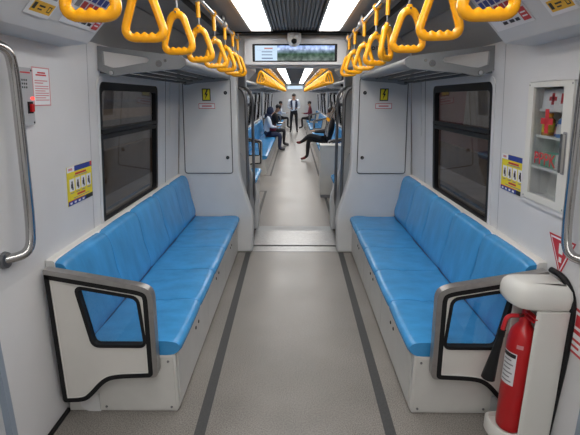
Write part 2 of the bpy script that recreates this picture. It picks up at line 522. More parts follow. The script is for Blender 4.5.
def text(name, body, size, origin, u, v, m, parent=None, depth=.0006, align='CENTER'):
    c = bpy.data.curves.new(name, 'FONT'); c.body = body; c.size = size; c.align_x = align; c.align_y = 'CENTER'
    c.extrude = depth
    tmp = bpy.data.objects.new(name, c); COL.objects.link(tmp)
    dg = bpy.context.evaluated_depsgraph_get()
    me = bpy.data.meshes.new_from_object(tmp.evaluated_get(dg))
    bpy.data.objects.remove(tmp)
    U, V_ = Vector(u).normalized(), Vector(v).normalized(); Nn = U.cross(V_)
    Mx = Matrix((U, V_, Nn)).transposed().to_4x4(); Mx.translation = Vector(origin) - wloc(parent)
    me.transform(Mx); me.materials.clear(); me.materials.append(m)
    me.name = name
    return link(name, me, m, parent)

for s in (-1, 1):
    # along-car direction chosen so that the print reads from the aisle
    sd = 'over the intercom-side door' if s < 0 else 'over the extinguisher-side door'
    u = (0, 1, 0) if s < 0 else (0, -1, 0)
    up = Vector((s * (HB[0] - HA[0]), 0, HB[1] - HA[1])).normalized()
    nrm = Vector(u).cross(up)
    def at(y, t): return Vector((s * HA[0], y, HA[1])) + up * t + nrm * .0015
    w1 = .165
    ya = 1.695 if s < 0 else 1.815
    tiles = [(0, .0, 1, 1, PAPER), (.12, .10, .95, .42, ORGINK), (.16, .17, .28, .36, BLACKINK), (.38, .27, .62, .32, BLACKINK),
             (.38, .18, .55, .22, BLACKINK), (.74, .17, .88, .35, BLACKINK), (.77, .2, .85, .32, ORGINK)]
    for k in range(3): tiles.append((.2, .55 + k * .12, .85 - .12 * k, .60 + k * .12, BLUEINK if k % 2 else GREYINK))
    decal('notice_sticker', 'white notice sticker with amber warning block ' + sd, at(ya, .062), u, up, tiles, PAPER, (w1, .15))
    yb = 1.935 if s < 0 else 2.265
    r2 = []
    for i in range(6):
        for j in range(3):
            r2.append((.05 + .15 * i, .40 + .19 * j, .17 + .15 * i, .55 + .19 * j,
                       (REDINK if (j == 0 and i < 5) else BLUEINK) if (i + j) % 7 else GREYINK))
    r2 += [(.80, .06, .98, .34, REDINK), (.83, .14, .95, .17, PAPER), (.83, .22, .95, .25, PAPER), (.30, .10, .42, .17, BLACKINK), (.48, .10, .60, .17, BLACKINK),
           (.64, .10, .74, .17, BLACKINK), (.28, .2, .34, .3, BLACKINK)]
    decal('rules_poster', 'white rules poster with rows of small blue and red pictograms ' + sd, at(yb, .070), u, up, r2, PAPER, (.335, .225), cat='poster')

# ---- end wall round the gangway opening
def end_wall(y0, y1, name_l, name_r, name_t, face=1):
    for s, n in ((-1, name_l), (1, name_r)):
        op = [(.47, 0), (.462, .10), (.452, .36), (.462, .45), (.49, .53), (.565, .80), (.585, .90), (.588, 1.0), (.588, 2.02)]
        poly = [(s * x, z) for x, z in op] + [(s * .60, 2.26)] + [(s * wx(z), z) for z in (2.26, 1.96, 1.75, .86, 0)]
        if n: struct(prism(n, poly, y0, y1, ENDW, bevel=.022, smooth=False))
    struct(box(name_t, -.60, .60, y0, y1, 1.94 if y0 < 5 else 2.03, 2.30, ENDW, bevel=.01))
end_wall(4.6, 4.74, 'wall_end_left', 'wall_end_right', 'wall_end_top')
for s, sd in ((-1, 'opposite the first-aid cabinet side'), (1, 'on the first-aid cabinet side')):
    t = thing('equipment_cupboard', 'grey flush cupboard door with high-voltage sticker in the end wall, ' + sd, 'cupboard', (s * .9, 4.6, .88))
    outer = rounded([(s * .655, .885), (s * 1.155, .885), (s * 1.125, 1.84), (s * .650, 1.84)], .03)
    ring('joint', offset(outer, -.006), offset(outer, .002), 4.594, 4.602, GROOVE, t)
    d = prism('door', offset(outer, .004), 4.588, 4.604, ENDW, t, bevel=.003)
    for z in (1.05, 1.70):
        lathe('lock', [(.0, -.012), (.016, -.012), (.018, -.008), (.018, .0)], (s * .70, 4.590, z), BLACK, d, n=14, axis='y')
        lathe('lock_barrel', [(.0, -.016), (.007, -.016), (.007, -.01)], (s * .70, 4.590, z), STEEL, d, n=10, axis='y')
    bolt = [(.55, .92), (.30, .50), (.46, .50), (.34, .10), (.70, .58), (.53, .58), (.72, .92)]
    decal('warning_sticker', None, (s * .893 - .043, 4.5875, 1.622), (1, 0, 0), (0, 0, 1), [(.06, .05, .94, .95, BLACKINK), (.11, .08, .89, .92, YELINK)], BLACKINK, (.086, .120), d,
          polys=[(bolt, BLACKINK)])
    decal('text_sticker', None, (s * .893 - .082, 4.5875, 1.545), (1, 0, 0), (0, 0, 1), [(.0, .0, 1, 1, REDINK), (.03, .1, .97, .9, PAPER), (.2, .35, .8, .65, PINK)], PAPER, (.165, .052), d)

# ---- display over the opening, camera dome, black recess
t = thing('display_screen', 'wide lit passenger information screen above the gangway opening', 'display', (0, 4.55, 1.965))
ring('housing', rounded(rect(-.495, .50, 1.962, 2.20), .02), rounded(rect(-.415, .408, 1.99, 2.154), .01), 4.535, 4.60, HEAD, t, bevel=.004)
ring('bezel', rounded(rect(-.418, .411, 1.987, 2.157), .01), rounded(rect(-.392, .385, 2.002, 2.142), .003), 4.542, 4.57, BLACK, t)
mk('picture', [(-.175, 4.56, 2.003), (.385, 4.56, 2.003), (.385, 4.56, 2.141), (-.175, 4.56, 2.141), (-.175, 4.566, 2.003), (.385, 4.566, 2.003), (.385, 4.566, 2.141), (-.175, 4.566, 2.141)],
   [(0, 1, 2, 3), (4, 7, 6, 5), (0, 4, 5, 1), (1, 5, 6, 2), (2, 6, 7, 3), (3, 7, 4, 0)], SCREEN, t)
decal('text_panel', None, (-.392, 4.566, 2.003), (1, 0, 0), (0, 0, 1),
      [(.3, .12, .8, .2, SCRGREY), (.3, .36, .78, .42, SCRGREY), (.3, .56, .78, .62, SCRGREY), (.42, .78, .8, .86, SCRRED), (.1, .7, .9, .71, SCRGREY)], SCRWHITE, (.217, .138), t, th=.004)
struct(box('trim_41', -.62, .62, 4.38, 4.60, 2.275, 2.30, BLACK))
struct(box('trim_42', -1.1, 1.1, 4.44, 4.60, 2.238, 2.26, BLACK))
t = thing('security_camera', 'small white dome camera above the display screen', 'camera', (0, 4.50, 2.24))
lathe('body', [(.001, 0), (.066, 0), (.066, -.05), (.062, -.075), (.048, -.10), (.025, -.115), (.001, -.118)], (-.01, 4.47, 2.238), WHITE, t, n=20)
lathe('lens', [(.001, -.018), (.018, -.018), (.026, -.008), (.026, .02)], (-.01, 4.418, 2.166), BLACK, t, n=16, axis='y')

# ---- luggage racks
def rack(s, y0, y1, label, group=None, detail=True):
    t = thing('luggage_rack', label, 'luggage rack', (s * 1.1, y0, 1.8), group)
    bo = [(1.16, 1.945), (.72, 1.893), (.665, 1.886), (.640, 1.868), (.640, 1.838), (.665, 1.818), (.82, 1.803), (.99, 1.79), (1.05, 1.776), (1.09, 1.772), (1.115, 1.79), (1.175, 1.81)]
    bi = [(1.13, 1.915), (.97, 1.893), (.87, 1.878), (.86, 1.868), (.86, 1.86), (.87, 1.852), (.90, 1.848), (.96, 1.838), (1.03, 1.825), (1.07, 1.822), (1.09, 1.826), (1.13, 1.84)]
    bo = [(s * a, b) for a, b in bo]; bi = [(s * a, b) for a, b in bi]
    for y in (y0, y1 - .03):
        b = ring('bracket', bo, bi, y, y + .028, RACK, t, bevel=.003)
        if detail:
            for (x, z, r) in ((.80, 1.845, .016), (.76, 1.862, .007), (1.085, 1.793, .013)):
                lathe('bolt', [(.001, -.006), (r, -.006), (r * 1.2, 0)], (s * x, y, z), STEEL, b, n=12, axis='y')
    tube('front_tube', [(s * .662, y0 + .02, 1.853), (s * .662, y1 - .02, 1.853)], .024, RACK, t, n=12)
    for k in range(5):
        x = .72 + k * .095
        box('shelf_slat', s * x, s * (x + .075), y0 + .028, y1 - .03, 1.842 - k * .012, 1.854 - k * .012, RACKD if k else RACK, t)
    return t
rack(-1, 2.72, 4.55, 'grey metal luggage rack over the bench opposite the fire extinguisher')
rack(1, 2.72, 4.55, 'grey metal luggage rack over the bench beside the fire extinguisher')
# maker's name on the end wall above the right-hand rack
lab = thing('maker_nameplate', 'black maker lettering high on the end wall above the luggage rack', 'lettering', (.84, 4.6, 2.12))
text('letters', 'INKA', .058, (.855, 4.597, 2.120), (1, 0, 0), (0, 0, 1), BLACKINK, lab)
ring('emblem', [(.765 + .018 * math.cos(a * PI / 6), 2.12 + .018 * math.sin(a * PI / 6)) for a in range(12)], [(.765 + .009 * math.cos(a * PI / 6), 2.12 + .009 * math.sin(a * PI / 6)) for a in range(12)], 4.596, 4.599, BLACKINK, lab)

# ---- strap rails and hanging handles
def grab_rail(s, y0, y1, label, group=None, x=.525):
    t = thing('overhead_grab_rail', label, 'grab rail', (s * x, y0, 2.19), group)
    tube('rail', [(s * x, y0, 2.19), (s * x, y1, 2.19)], .017, STEEL, t, n=12)
    n = max(2, int((y1 - y0) / .9) + 1)
    for k in range(n):
        y = y0 + .06 + (y1 - y0 - .12) * k / (n - 1)
        h = tube('hanger', [(s * x, y, 2.19), (s * x, y, 2.25)], .014, ALU, t, n=8)
        tube('clamp', [(s * x, y - .035, 2.19), (s * x, y + .035, 2.19)], .027, ALU, h, n=10)
    return t
def make_strap():
    t = thing('strap_handle', '-', 'strap handle', (0, 0, 0))
    # closed rounded triangle, finger waves along its foot; local origin at the rail
    top, bot = -.152, -.346
    ctl = rounded([(-.080, bot + .016), (.080, bot + .016), (.026, top - .016), (-.026, top - .016)], [.05, .05, .034, .034], 6)
    pts = []; radii = []
    for i in range(len(ctl)):
        a, b = Vector(ctl[i]), Vector(ctl[(i + 1) % len(ctl)])
        seg = max(1, int((b - a).length / .0045))
        for k in range(seg):
            p = a + (b - a) * k / seg
            pts.append((p.x, 0, p.y))
            r = .0152
            if p.y < bot + .03 and abs(p.x) < .056:
                r = .0152
            if p.y > top - .06: r = .0152 + .004 * (p.y - top + .06) / .06
            radii.append(r)
    v, f = tubev(pts, .0145, 10, True, radii, squash=Vector((0, 1, 0)))
    # finger waves only on the inner (upper) side of the foot
    v = [(a, b, c + (.0075 * (.5 + .5 * math.cos(a / .027 * 2 * PI)) if (c > bot + .020 and c < bot + .036 and abs(a) < .060) else 0)) for a, b, c in v]
    mk('handle', v, f, YEL, t, smooth=True)
    box('hub', -.012, .012, -.010, .010, -.168, -.142, YEL, t, bevel=.005)
    tube('rivet', [(0, -.022, -.160), (0, .022, -.160)], .0045, STEEL, t, n=8)
    tube('strap', [(0, 0, -.140), (0, 0, .0)], .0055, DARKSTEEL, t, n=6)
    tube('sleeve', [(0, 0, -.106), (0, 0, -.018)], .0128, YEL, t, n=8)
    tube('loop', [(0, -.014, 0), (0, .014, 0)], .023, YEL, t, n=12)
    return t
STRAP0 = make_strap(); used = [False]
def strap(x, y, z, rz, label, group, tilt=0):
    o = STRAP0 if not used[0] else copy_tree(STRAP0)
    used[0] = True
    o.location = (x, y, z); o.rotation_euler = (0, tilt, rz); o['label'] = label; o['group'] = group
    return o
YL = [1.27, 1.72, 2.20, 2.67, 3.17, 3.64, 4.09, 4.43]
YR = [1.27, 1.68, 2.12, 2.60, 2.95, 3.45, 3.95, 4.38]
RL = [0, .05, -.12, -.1, .2, -.15, .1, -.2]
RR = [0, -.08, .06, .95, .3, -.2, .15, -.3]
grab_rail(-1, -3.6, 4.52, 'steel overhead rail above the bench opposite the fire extinguisher', x=.545)
grab_rail(1, -3.6, 4.52, 'steel overhead rail above the bench beside the fire extinguisher', x=.502)
for i in range(8):
    strap(-.545, YL[i], 2.19, RL[i], 'yellow triangular strap handle hanging above the bench opposite the fire extinguisher', 'strap handles opposite the extinguisher', random.uniform(-.02, .03))
    strap(.502, YR[i], 2.19, RR[i], 'yellow triangular strap handle hanging above the bench beside the fire extinguisher', 'strap handles on the extinguisher side', random.uniform(-.03, .02))

# ---- benches
NAVYC = mat('dark_blue_thread', (.012, .05, .14), .7)
def cushion_seg(name, s, prof, y0, y1, m, parent, nseg=8, puff=.010):
    """profile (x,z) closed, swept along y with edges tucked in near the seams"""
    n = len(prof); c = Vector((sum(p[0] for p in prof) / n, sum(p[1] for p in prof) / n))
    V = []; Fc = []
    ts = [0, .012, .03, .07, .2, .5, .8, .93, .97, .988, 1]
    for t in ts:
        d = min(t, 1 - t) * (y1 - y0)
        k = puff * max(0, 1 - d / .035) ** 2 + .003 * (1 - min(1, d / .2))
        for p in prof:
            q = Vector(p); e = (c - q)
            q = q + e.normalized() * k
            V.append((s * q.x, y0 + (y1 - y0) * t, q.y))
    N = len(ts)
    for i in range(N - 1):
        for k in range(n):
            l = (k + 1) % n; Fc.append((i * n + k, i * n + l, (i + 1) * n + l, (i + 1) * n + k))
    Fc.append(tuple(range(n))); Fc.append(tuple((N - 1) * n + k for k in range(n)))
    return mk(name, V, Fc, m, parent, smooth=math.radians(60))
SEATP = rounded([(1.13, .335), (1.13, .425), (1.00, .418), (.80, .428), (.66, .432), (.590, .418), (.588, .372), (.62, .345), (.70, .335)],
                [.01, .02, .05, .05, .05, .045, .03, .02, .01], 4)
BACKP = rounded([(1.075, .405), (1.058, .46), (1.085, .60), (1.125, .812), (1.148, .868), (1.205, .872), (1.215, .60), (1.17, .405)],
                [.02, .03, .06, .04, .03, .02, .01, .01], 4)
def partition(s, y, parent, th=.034, detail=True):
    outer = [(1.212, .855), (.735, .768), (.692, .735), (.700, .262), (.93, .252), (.985, .225), (1.05, .150), (1.095, .112), (1.212, .106)]
    outer = rounded(outer, [.01, .05, .04, .03, .08, .05, .04, .05, .02], 5)
    o = [(s * a, b) for a, b in outer]
    hole = rounded([(1.068, .762), (.768, .707), (.750, .440), (1.016, .440)], .035, 5)
    hole = [(s * a, b) for a, b in hole]
    q = [(1.212, .829), (.752, .744), (.718, .722), (.725, .262), (.93, .252), (.985, .225), (1.05, .150), (1.095, .112), (1.212, .106)]
    q = [(s * a, b) for a, b in rounded(q, [.01, .05, .04, .03, .08, .05, .04, .05, .02], 5)]
    i2 = offset(q, .024); i3 = offset(q, .029)
    root = ring('end_panel_rail', o[:24], q[:24], y - .004, y + th + .008, ALU, parent, bevel=.006, closed=False)
    ring('rubber_edge', q, i2, y - .003, y + th, RUBBER, root)
    # panel with window hole: bridge via two half polygons
    me = bpy.data.meshes.new('panel'); bm = bmesh.new(); L = wloc(parent)
    for yy in (y + .002, y + th - .004):
        lo = [bm.verts.new(Vector((p[0], yy, p[1])) - L) for p in i2]
        li = [bm.verts.new(Vector((p[0], yy, p[1])) - L) for p in hole]
        ed = [bm.edges.new((lo[k], lo[(k + 1) % len(lo)])) for k in range(len(lo))] + [bm.edges.new((li[k], li[(k + 1) % len(li)])) for k in range(len(li))]
        bmesh.ops.triangle_fill(bm, use_beauty=True, use_dissolve=False, edges=ed)
    bm.to_mesh(me); bm.free()
    link('panel', me, CREAM, root)
    ring('window_gasket', offset(hole, -.008), offset(hole, .008), y - .004, y + th, RUBBER, root)
    prism('glass_pane', offset(hole, .004), y + .013, y + .018, CLEAR, root)
    ring('white_piping', i2, i3, y - .001, y + .004, OFFW, root)
    return root
def bench(name, label, s, y0, y1, nseat, part_at=None, detail=True, group=None, part2=None):
    t = thing(name, label, 'bench', (s * .9, (y0 + y1) / 2, 0), group)
    # base box with recessed toe and panel joints
    base = prism('base', [(s * 1.225, 0), (s * .64, 0), (s * .625, .02), (s * .625, .345), (s * 1.225, .345)], y0, y1, BASEM, t, bevel=.004)
    if detail:
        np = 3; L = (y1 - y0 - .1) / np
        for k in range(np):
            a = y0 + .03 + k * L
            pn = box('access_panel', s * .6205, s * .626, a, a + L - .008, .03, .335, BASEM, base, bevel=.002)
            for dy in ((.42, .50) if k == 0 else (L - .5, L - .42) if k == 2 else (L / 2 - .06, L / 2 + .06)):
                lathe('panel_lock', [(.001, -s * .004), (.010, -s * .004), (.012, 0)], (s * .6205, a + dy, .255 if k != 1 else .27), BLACK, pn, n=10, axis='x')
        pn = box('end_plate', s * .64, s * 1.05, y0 - .004, y0 + .002, .012, .335, BASEM, base, bevel=.002)
        for x, z in ((.665, .03), (.665, .31), (1.02, .03)):
            lathe('bolt', [(.001, -.004), (.006, -.004), (.007, 0)], (s * x, y0 - .004, z), DARKSTEEL, base, n=10, axis='y')
        prism('foot', rounded([(s * 1.055, .0), (s * 1.13, .0), (s * 1.16, .03), (s * 1.16, .11), (s * 1.055, .11)], [0, .03, .02, 0, 0]), y0 - .006, y0 + .002, ENDW, base)
    L = (y1 - y0) / nseat
    for k in range(nseat):
        a, b = y0 + k * L + .0022, y0 + (k + 1) * L - .0022
        cushion_seg('seat_cushion', s, SEATP, a, b, BLUE, t)
        cushion_seg('back_cushion', s, BACKP, a, b, BLUE, t)
    if detail:
        pts = [(s * (1.068 + .004 * math.sin(7 * q * (y1 - y0) / 24) + .003 * math.sin(q * 1.9)), y0 + .02 + (y1 - y0 - .04) * q / 24, .430) for q in range(25)]
        tube('back_seam', pts, .0055, NAVYC, t, n=6)
        for k in range(1, nseat):
            yy = y0 + k * L
            for nm, pf in (('seat_seam', SEATP), ('cushion_seam', BACKP)):
                prism(nm, [(s * a, b) for a, b in offset(pf, .016)], yy - .0022, yy + .0022, NAVYC, t)
    prism('back_ledge', [(s * 1.195, .60), (s * 1.19, .866), (s * 1.197, .872), (s * 1.234, .875), (s * 1.234, .60)], y0 - .005, y1, SEAL, t)
    if part_at is not None: partition(s, part_at, t)
    if part2 is not None: partition(s, part2, t)
    return t
bench('bench', 'blue five-seat bench on the side opposite the fire extinguisher', -1, 2.035, 4.585, 5, 1.965)
bench('bench', 'blue five-seat bench on the fire extinguisher side', 1, 2.035, 4.585, 5, 1.965)

# ---- vertical grab handles beside the doors
for s, sd in ((-1, 'beside the intercom box'), (1, 'beside the first-aid cabinet')):
    t = thing('door_grab_handle', 'polished steel vertical grab handle on the door wall ' + sd, 'grab handle', (s * 1.2, 1.83, 1.0))
    y = 1.83; xb = 1.150 if s < 0 else 1.170
    tube('bar', [(s * wx(1.01), y - .10, .990), (s * xb, y - .03, .997), (s * xb, y, 1.12), (s * (xb - .032), y, 1.76), (s * (xb - .04), y - .03, 1.84), (s * wx(1.83), y - .10, 1.85)], .020, STEEL, t, n=14, fil=.10)
    for z, yy in ((.990, y - .10), (1.85, y - .10)):
        lathe('flange', [(.001, -s * .016), (.034, -s * .016), (.038, 0)], (s * wx(z), yy, z), DARKSTEEL, t, n=18, axis='x')

# ---- posters and stickers on the walls
def wall_decal(name, label, s, ya, yb, z0, z1, rects, base, cat='sticker', polys=(), lift=.001):
    u = (0, 1, 0) if s < 0 else (0, -1, 0)
    y = ya if s < 0 else yb
    v = Vector((s * (wx(z1) - wx(z0)), 0, z1 - z0))
    return decal(name, label, (s * (wx(z0) - lift), y, z0), u, v, rects, base, (yb - ya, v.length), cat=cat, polys=polys)
pr = [(0, .86, 1, 1, BLUEINK), (.0, .86, .28, 1, PAPER), (.05, .90, .2, .96, PINK), (.92, .88, 1, 1, REDINK), (.3, .76, .75, .81, REDINK), (.25, .72, .8, .74, GREYINK),
      (.35, .21, .68, .26, REDINK), (.2, .16, .85, .18, GREYINK), (0, .0, 1, .12, BLUEINK), (0, .105, .65, .125, REDINK), (.7, 0, 1, .12, BLACKINK)]
for k in range(4):
    a = .07 + .225 * k
    pr += [(a, .36, a + .185, .68, PAPER), (a + .07, .55, a + .12, .62, BLACKINK), (a + .05, .44, a + .13, .55, BLACKINK), (a + .09, .39, a + .14, .46, BLACKINK),
           (a + .02, .30, a + .16, .325, GREYINK)]
    pr += [(.06 + .16 * k, .03, .14 + .16 * k, .08, PAPER)] if k < 4 else []
wall_decal('priority_poster', 'yellow priority-seat poster on the wall near the intercom box', -1, 2.285, 2.575, 1.085, 1.295, pr, YELINK, 'poster')
wall_decal('priority_poster', 'yellow priority-seat poster on the wall next to the first-aid cabinet', 1, 2.29, 2.555, 1.14, 1.345, pr, YELINK, 'poster')
nr = [(0, 0, 1, 1, PINK), (.05, .03, .95, .97, PAPER), (.3, .84, .75, .88, REDINK), (.2, .78, .8, .82, REDINK), (.12, .64, .85, .67, PINK), (.12, .58, .6, .61, PINK)]
nr += [(.12, .5 - .06 * k, .9 - .2 * (k % 3 == 2), .525 - .06 * k, PINK) for k in range(7)]
wall_decal('instruction_sticker', 'white instruction sticker with red border beside the intercom box', -1, 2.03, 2.175, 1.615, 1.785, nr, PAPER)
t = thing('warning_triangle_sticker', 'red and white inverted triangle sticker above the fire extinguisher', 'sticker', (1.235, 1.94, .85))
def tri(k):
    c = (1.925, .972)
    return [(c[0] + (a - c[0]) * k, c[1] + (b - c[1]) * k) for a, b in ((2.03, 1.032), (1.823, 1.038), (1.923, .848))]
for k, (f, m) in enumerate(((1, REDINK), (.86, PAPER), (.74, REDINK))):
    wall_plate('layer', 1, tri(f), .0005 + .0008 * k, .0008, m, t)
wall_plate('mark', 1, rect(1.91, 1.94, .955, 1.005), .003, .0008, PAPER, t)
wall_plate('mark', 1, rect(1.915, 1.935, .915, .94), .003, .0008, PAPER, t)
wall_decal('extinguisher_sticker', 'red and white instruction sticker low on the door wall behind the extinguisher housing', 1, 1.63, 1.775, .56, .765,
           [(.05, .55, .95, .95, PAPER), (.15, .62, .4, .88, REDINK), (.55, .62, .85, .88, REDINK), (.05, .06, .95, .46, PAPER), (.12, .14, .5, .2, REDINK), (.12, .28, .85, .34, REDINK)], REDINK)

# ---- intercom
t = thing('intercom_box', 'grey emergency intercom box with red button behind the grab handle', 'intercom', (-1.18, 1.99, 1.53))
wall_plate('body', -1, rounded(rect(1.895, 2.000, 1.535, 1.775), .008), 0, .022, mat('intercom_grey', (.40, .41, .43), .4), t)
for a in range(3):
    for b in range(3):
        wall_plate('speaker_hole', -1, rect(1.920 + .015 * a, 1.928 + .015 * a, 1.69 + .015 * b, 1.698 + .015 * b), .0215, .001, BLACK, t)
wall_plate('caption', -1, rect(1.915, 1.985, 1.752, 1.758), .0215, .001, REDINK, t)
bk = wall_plate('button_plate', -1, rect(1.950, 1.985, 1.585, 1.635), .022, .004, BLACK, t)
wall_plate('button', -1, rect(1.960, 1.983, 1.592, 1.625), .026, .008, RED, t)
wall_plate('indicator', -1, rounded(rect(2.0, 1.979, 1.642, 1.654), .005), .022, .004, LED, t)
for zz in (1.545, 1.765):
    wall_plate('screw', -1, rounded(rect(1.989, 1.996, zz - .004, zz + .004), .003), .022, .002, BLACK, t)

# ---- first-aid cabinet set into the wall
y0, y1, z0, z1 = CAB
t = thing('first_aid_cabinet', 'white wall cabinet with glass door holding first-aid supplies', 'cabinet', (1.22, 2.100, 1.14))
bx0, bx1 = 1.215, 1.30
v, f = merge([boxv(bx1, bx1 + .01, y0 - .02, y1 + .02, z0 - .02, z1 + .02), boxv(1.20, bx1, y0 - .012, y0 - .002, z0 - .01, z1 + .01), boxv(1.20, bx1, y1 + .002, y1 + .012, z0 - .01, z1 + .01),
              boxv(1.21, bx1, y0 - .01, y1 + .01, z0 - .012, z0 - .002), boxv(1.18, bx1, y0 - .01, y1 + .01, z1 + .002, z1 + .012)])
mk('body', v, f, WHITE, t)
fo = rounded(rect(1.880, 2.305, 1.125, 1.75), .008); fi = rect(1.905, 2.280, 1.15, 1.725)
wall_plate('frame', 1, fo, 0, .012, WALL, t, rounded(fi, .006))
do = rounded(rect(1.908, 2.277, 1.153, 1.722), .006); di = rounded(rect(y0 + .006, y1 - .006, z0 + .006, z1 - .006), .004)
dr = wall_plate('door', 1, do, .004, .014, OFFW, t, di)
wall_plate('glass_pane', 1, rect(y0, y1, z0, z1), .006, .003, CLEAR, dr)
ho = rounded(rect(1.933, 1.952, 1.33, 1.50), .006)
wall_plate('handle', 1, ho, .018, .016, STEEL, dr)
wall_plate('handle_recess', 1, rounded(rect(1.928, 1.958, 1.322, 1.508), .006), .017, .002, GREYINK, dr)
for (yy, zz) in ((1.920, 1.165), (2.265, 1.165), (2.265, 1.71), (1.920, 1.71)):
    wall_plate('screw', 1, rounded(rect(yy - .004, yy + .004, zz - .004, zz + .004), .003), .018, .001, GREYINK, dr)
for zz in (1.325, 1.475, 1.60):
    box('shelf', 1.20, bx1, y0, y1, zz - .012, zz, WHITE, t)
# marks on the glass
cy, cz = 2.110, 1.545
for a in (rect(cy - .016, cy + .016, cz - .055, cz + .055), rect(cy - .05, cy + .05, cz - .014, cz + .014)):
    wall_plate('red_cross', 1, a, .0095, .0006, REDINK, dr)
text('lettering', 'PPPK', .085, (wx(1.365) - .011, 2.105, 1.365), (0, -1, 0), (-.075, 0, 1), REDINK, dr)
o = box('first_aid_card', 1.200, 1.203, y0 + .03, y1 - .02, 1.60, 1.69, PAPER)
tag(o, 'white card with a red cross on the top cabinet shelf', 'card')
for yc in (2.130,):
    box('red_cross', 1.1985, 1.200, yc - .010, yc + .010, 1.62, 1.672, REDINK, o); box('red_cross', 1.1985, 1.200, yc - .030, yc + .030, 1.638, 1.656, REDINK, o)
box('red_text', 1.1985, 1.200, 2.050, 2.065, 1.625, 1.67, REDINK, o)
def med_bottle(name, label, x, y, z, r, h, m, capm, lm):
    t = thing(name, label, 'bottle', (x, y, z))
    lathe('body', [(.001, 0), (r, 0), (r, h * .68), (r * .6, h * .8), (r * .45, h * .82), (r * .45, h * .86)], (x, y, z), m, t, n=14)
    lathe('cap', [(r * .55, h * .84), (r * .55, h), (.001, h)], (x, y, z), capm, t, n=12)
    lathe('paper_label', [(r * 1.02, h * .15), (r * 1.02, h * .55)], (x, y, z), lm, t, n=14)
med_bottle('medicine_bottle', 'amber medicine bottle with orange cap on the middle cabinet shelf', 1.228, 2.185, 1.475, .027, .105, mat('amber_glass', (.45, .22, .03), .2), YEL, YELINK)
med_bottle('medicine_bottle', 'blue and white medicine bottle on the middle cabinet shelf', 1.228, 2.050, 1.475, .033, .11, mat('blue_bottle', (.10, .25, .60), .3), PAPER, PAPER)
med_bottle('medicine_bottle', 'dark blue small medicine bottle between two others on the cabinet shelf', 1.245, 2.115, 1.475, .022, .08, BLUEINK, PAPER, PINK)
o = box('bandage_carton', 1.225, 1.29, 2.010, 2.205, 1.325, 1.39, GREEN, bevel=.003); tag(o, 'pale green bandage carton on the lower cabinet shelf', 'carton')
box('white_band', 1.224, 1.2915, 2.030, 2.080, 1.324, 1.392, PAPER, o)

# ---- fire extinguisher in its housing
t = thing('extinguisher_housing', 'off-white moulded housing around the red fire extinguisher', 'housing', (1.08, 1.88, 0))
plan = rounded([(1.225, 1.765), (1.225, 1.960), (.985, 1.960), (.975, 1.86), (1.01, 1.775)], [.03, 0, .0, .05, .06], 6)
def slab(name, pl, layers, m, par):
    """stack of inset outlines -> softly domed moulding"""
    V = []; Fc = []; n = len(pl)
    for ins, z in layers:
        q = offset(pl, ins) if ins else pl
        V += [(a, b, z) for a, b in q]
    for i in range(len(layers) - 1):
        for k in range(n):
            l = (k + 1) % n; Fc.append((i * n + k, i * n + l, (i + 1) * n + l, (i + 1) * n + k))
    Fc.append(tuple(range(n))); Fc.append(tuple((len(layers) - 1) * n + k for k in range(n)))
    return mk(name, V, Fc, m, par, smooth=math.radians(40))
slab('cap', plan, [(.022, .738), (.006, .745), (0, .760), (0, .80), (.007, .828), (.022, .848), (.038, .857)], OFFW, t)
col = [(1.225, 1.772), (1.225, 1.960), (1.19, 1.960), (1.19, 1.91), (1.165, 1.83), (1.09, 1.79), (1.065, 1.772), (1.08, 1.760), (1.20, 1.758)]
prism('column', rounded(col, [.02, 0, 0, .02, .03, .02, .008, .01, .03], 4), .0, .74, OFFW, t, axis='z', smooth=math.radians(40))
prism('back_plate', rect(1.055, 1.20, 1.945, 1.958), .09, .74, OFFW, t, axis='z', bevel=.004)
tray = rounded([(1.20, 1.80), (1.20, 1.955), (.985, 1.955), (.975, 1.88), (.995, 1.80), (1.05, 1.765), (1.12, 1.775)], [0, 0, .03, .06, .06, .06, .04], 5)
slab('base_tray', tray, [(.01, 0), (0, .01), (0, .075), (.008, .086), (.016, .086), (.022, .068)], OFFW, t)
v, f = tubev(fillet([(1.226, 1.80, .0), (1.226, 1.78, .30), (1.224, 1.762, .60), (1.222, 1.77, .80), (1.224, 1.87, .866), (1.212, 1.955, .868)], .12), .014, 8)
mk('rubber_seal', v, f, RUBBER, t, smooth=True)
ex = thing('fire_extinguisher', 'red fire extinguisher with black discharge horn standing in the off-white housing', 'fire extinguisher', (1.075, 1.865, .075))
c = (1.075, 1.865, .072)
body = lathe('cylinder', [(.001, 0), (.058, 0), (.063, .008), (.065, .02), (.065, .46), (.062, .49), (.053, .525), (.038, .55), (.026, .565), (.024, .60), (.001, .60)], c, RED, ex, n=28)
def arc_label(z0, z1, a0, a1, r, m, par, name):
    V = []; Fc = []; N = 8
    for i in range(N + 1):
        a = a0 + (a1 - a0) * i / N
        for zz in (z0, z1): V.append((c[0] + r * math.cos(a), c[1] + r * math.sin(a), zz))
    Fc = [(2 * i, 2 * i + 2, 2 * i + 3, 2 * i + 1) for i in range(N)]
    return mk(name, V, Fc, m, par, smooth=True)
lb = arc_label(.33, .50, math.radians(165), math.radians(232), .0656, PAPER, ex, 'paper_label')
for k in range(6):
    arc_label(.345 + k * .022, .352 + k * .022, math.radians(175), math.radians(222 - 9 * (k % 2)), .0660, GREYINK, lb, 'print_line')
arc_label(.475, .495, math.radians(168), math.radians(228), .0660, BLACKINK, lb, 'print_line')
arc_label(.53, .55, math.radians(225), math.radians(250), .0660, PINK, ex, 'stamp')
vv = lathe('valve', [(.001, 0), (.018, 0), (.018, .035), (.012, .05), (.001, .05)], (c[0], c[1], .665), RED, ex, n=14)
mk('lever', *merge([boxv(c[0] - .012, c[0] + .012, c[1] - .10, c[1] + .02, .700, .706), boxv(c[0] - .012, c[0] + .012, c[1] - .085, c[1] + .02, .680, .686)]), RED, ex, bevel=.002)
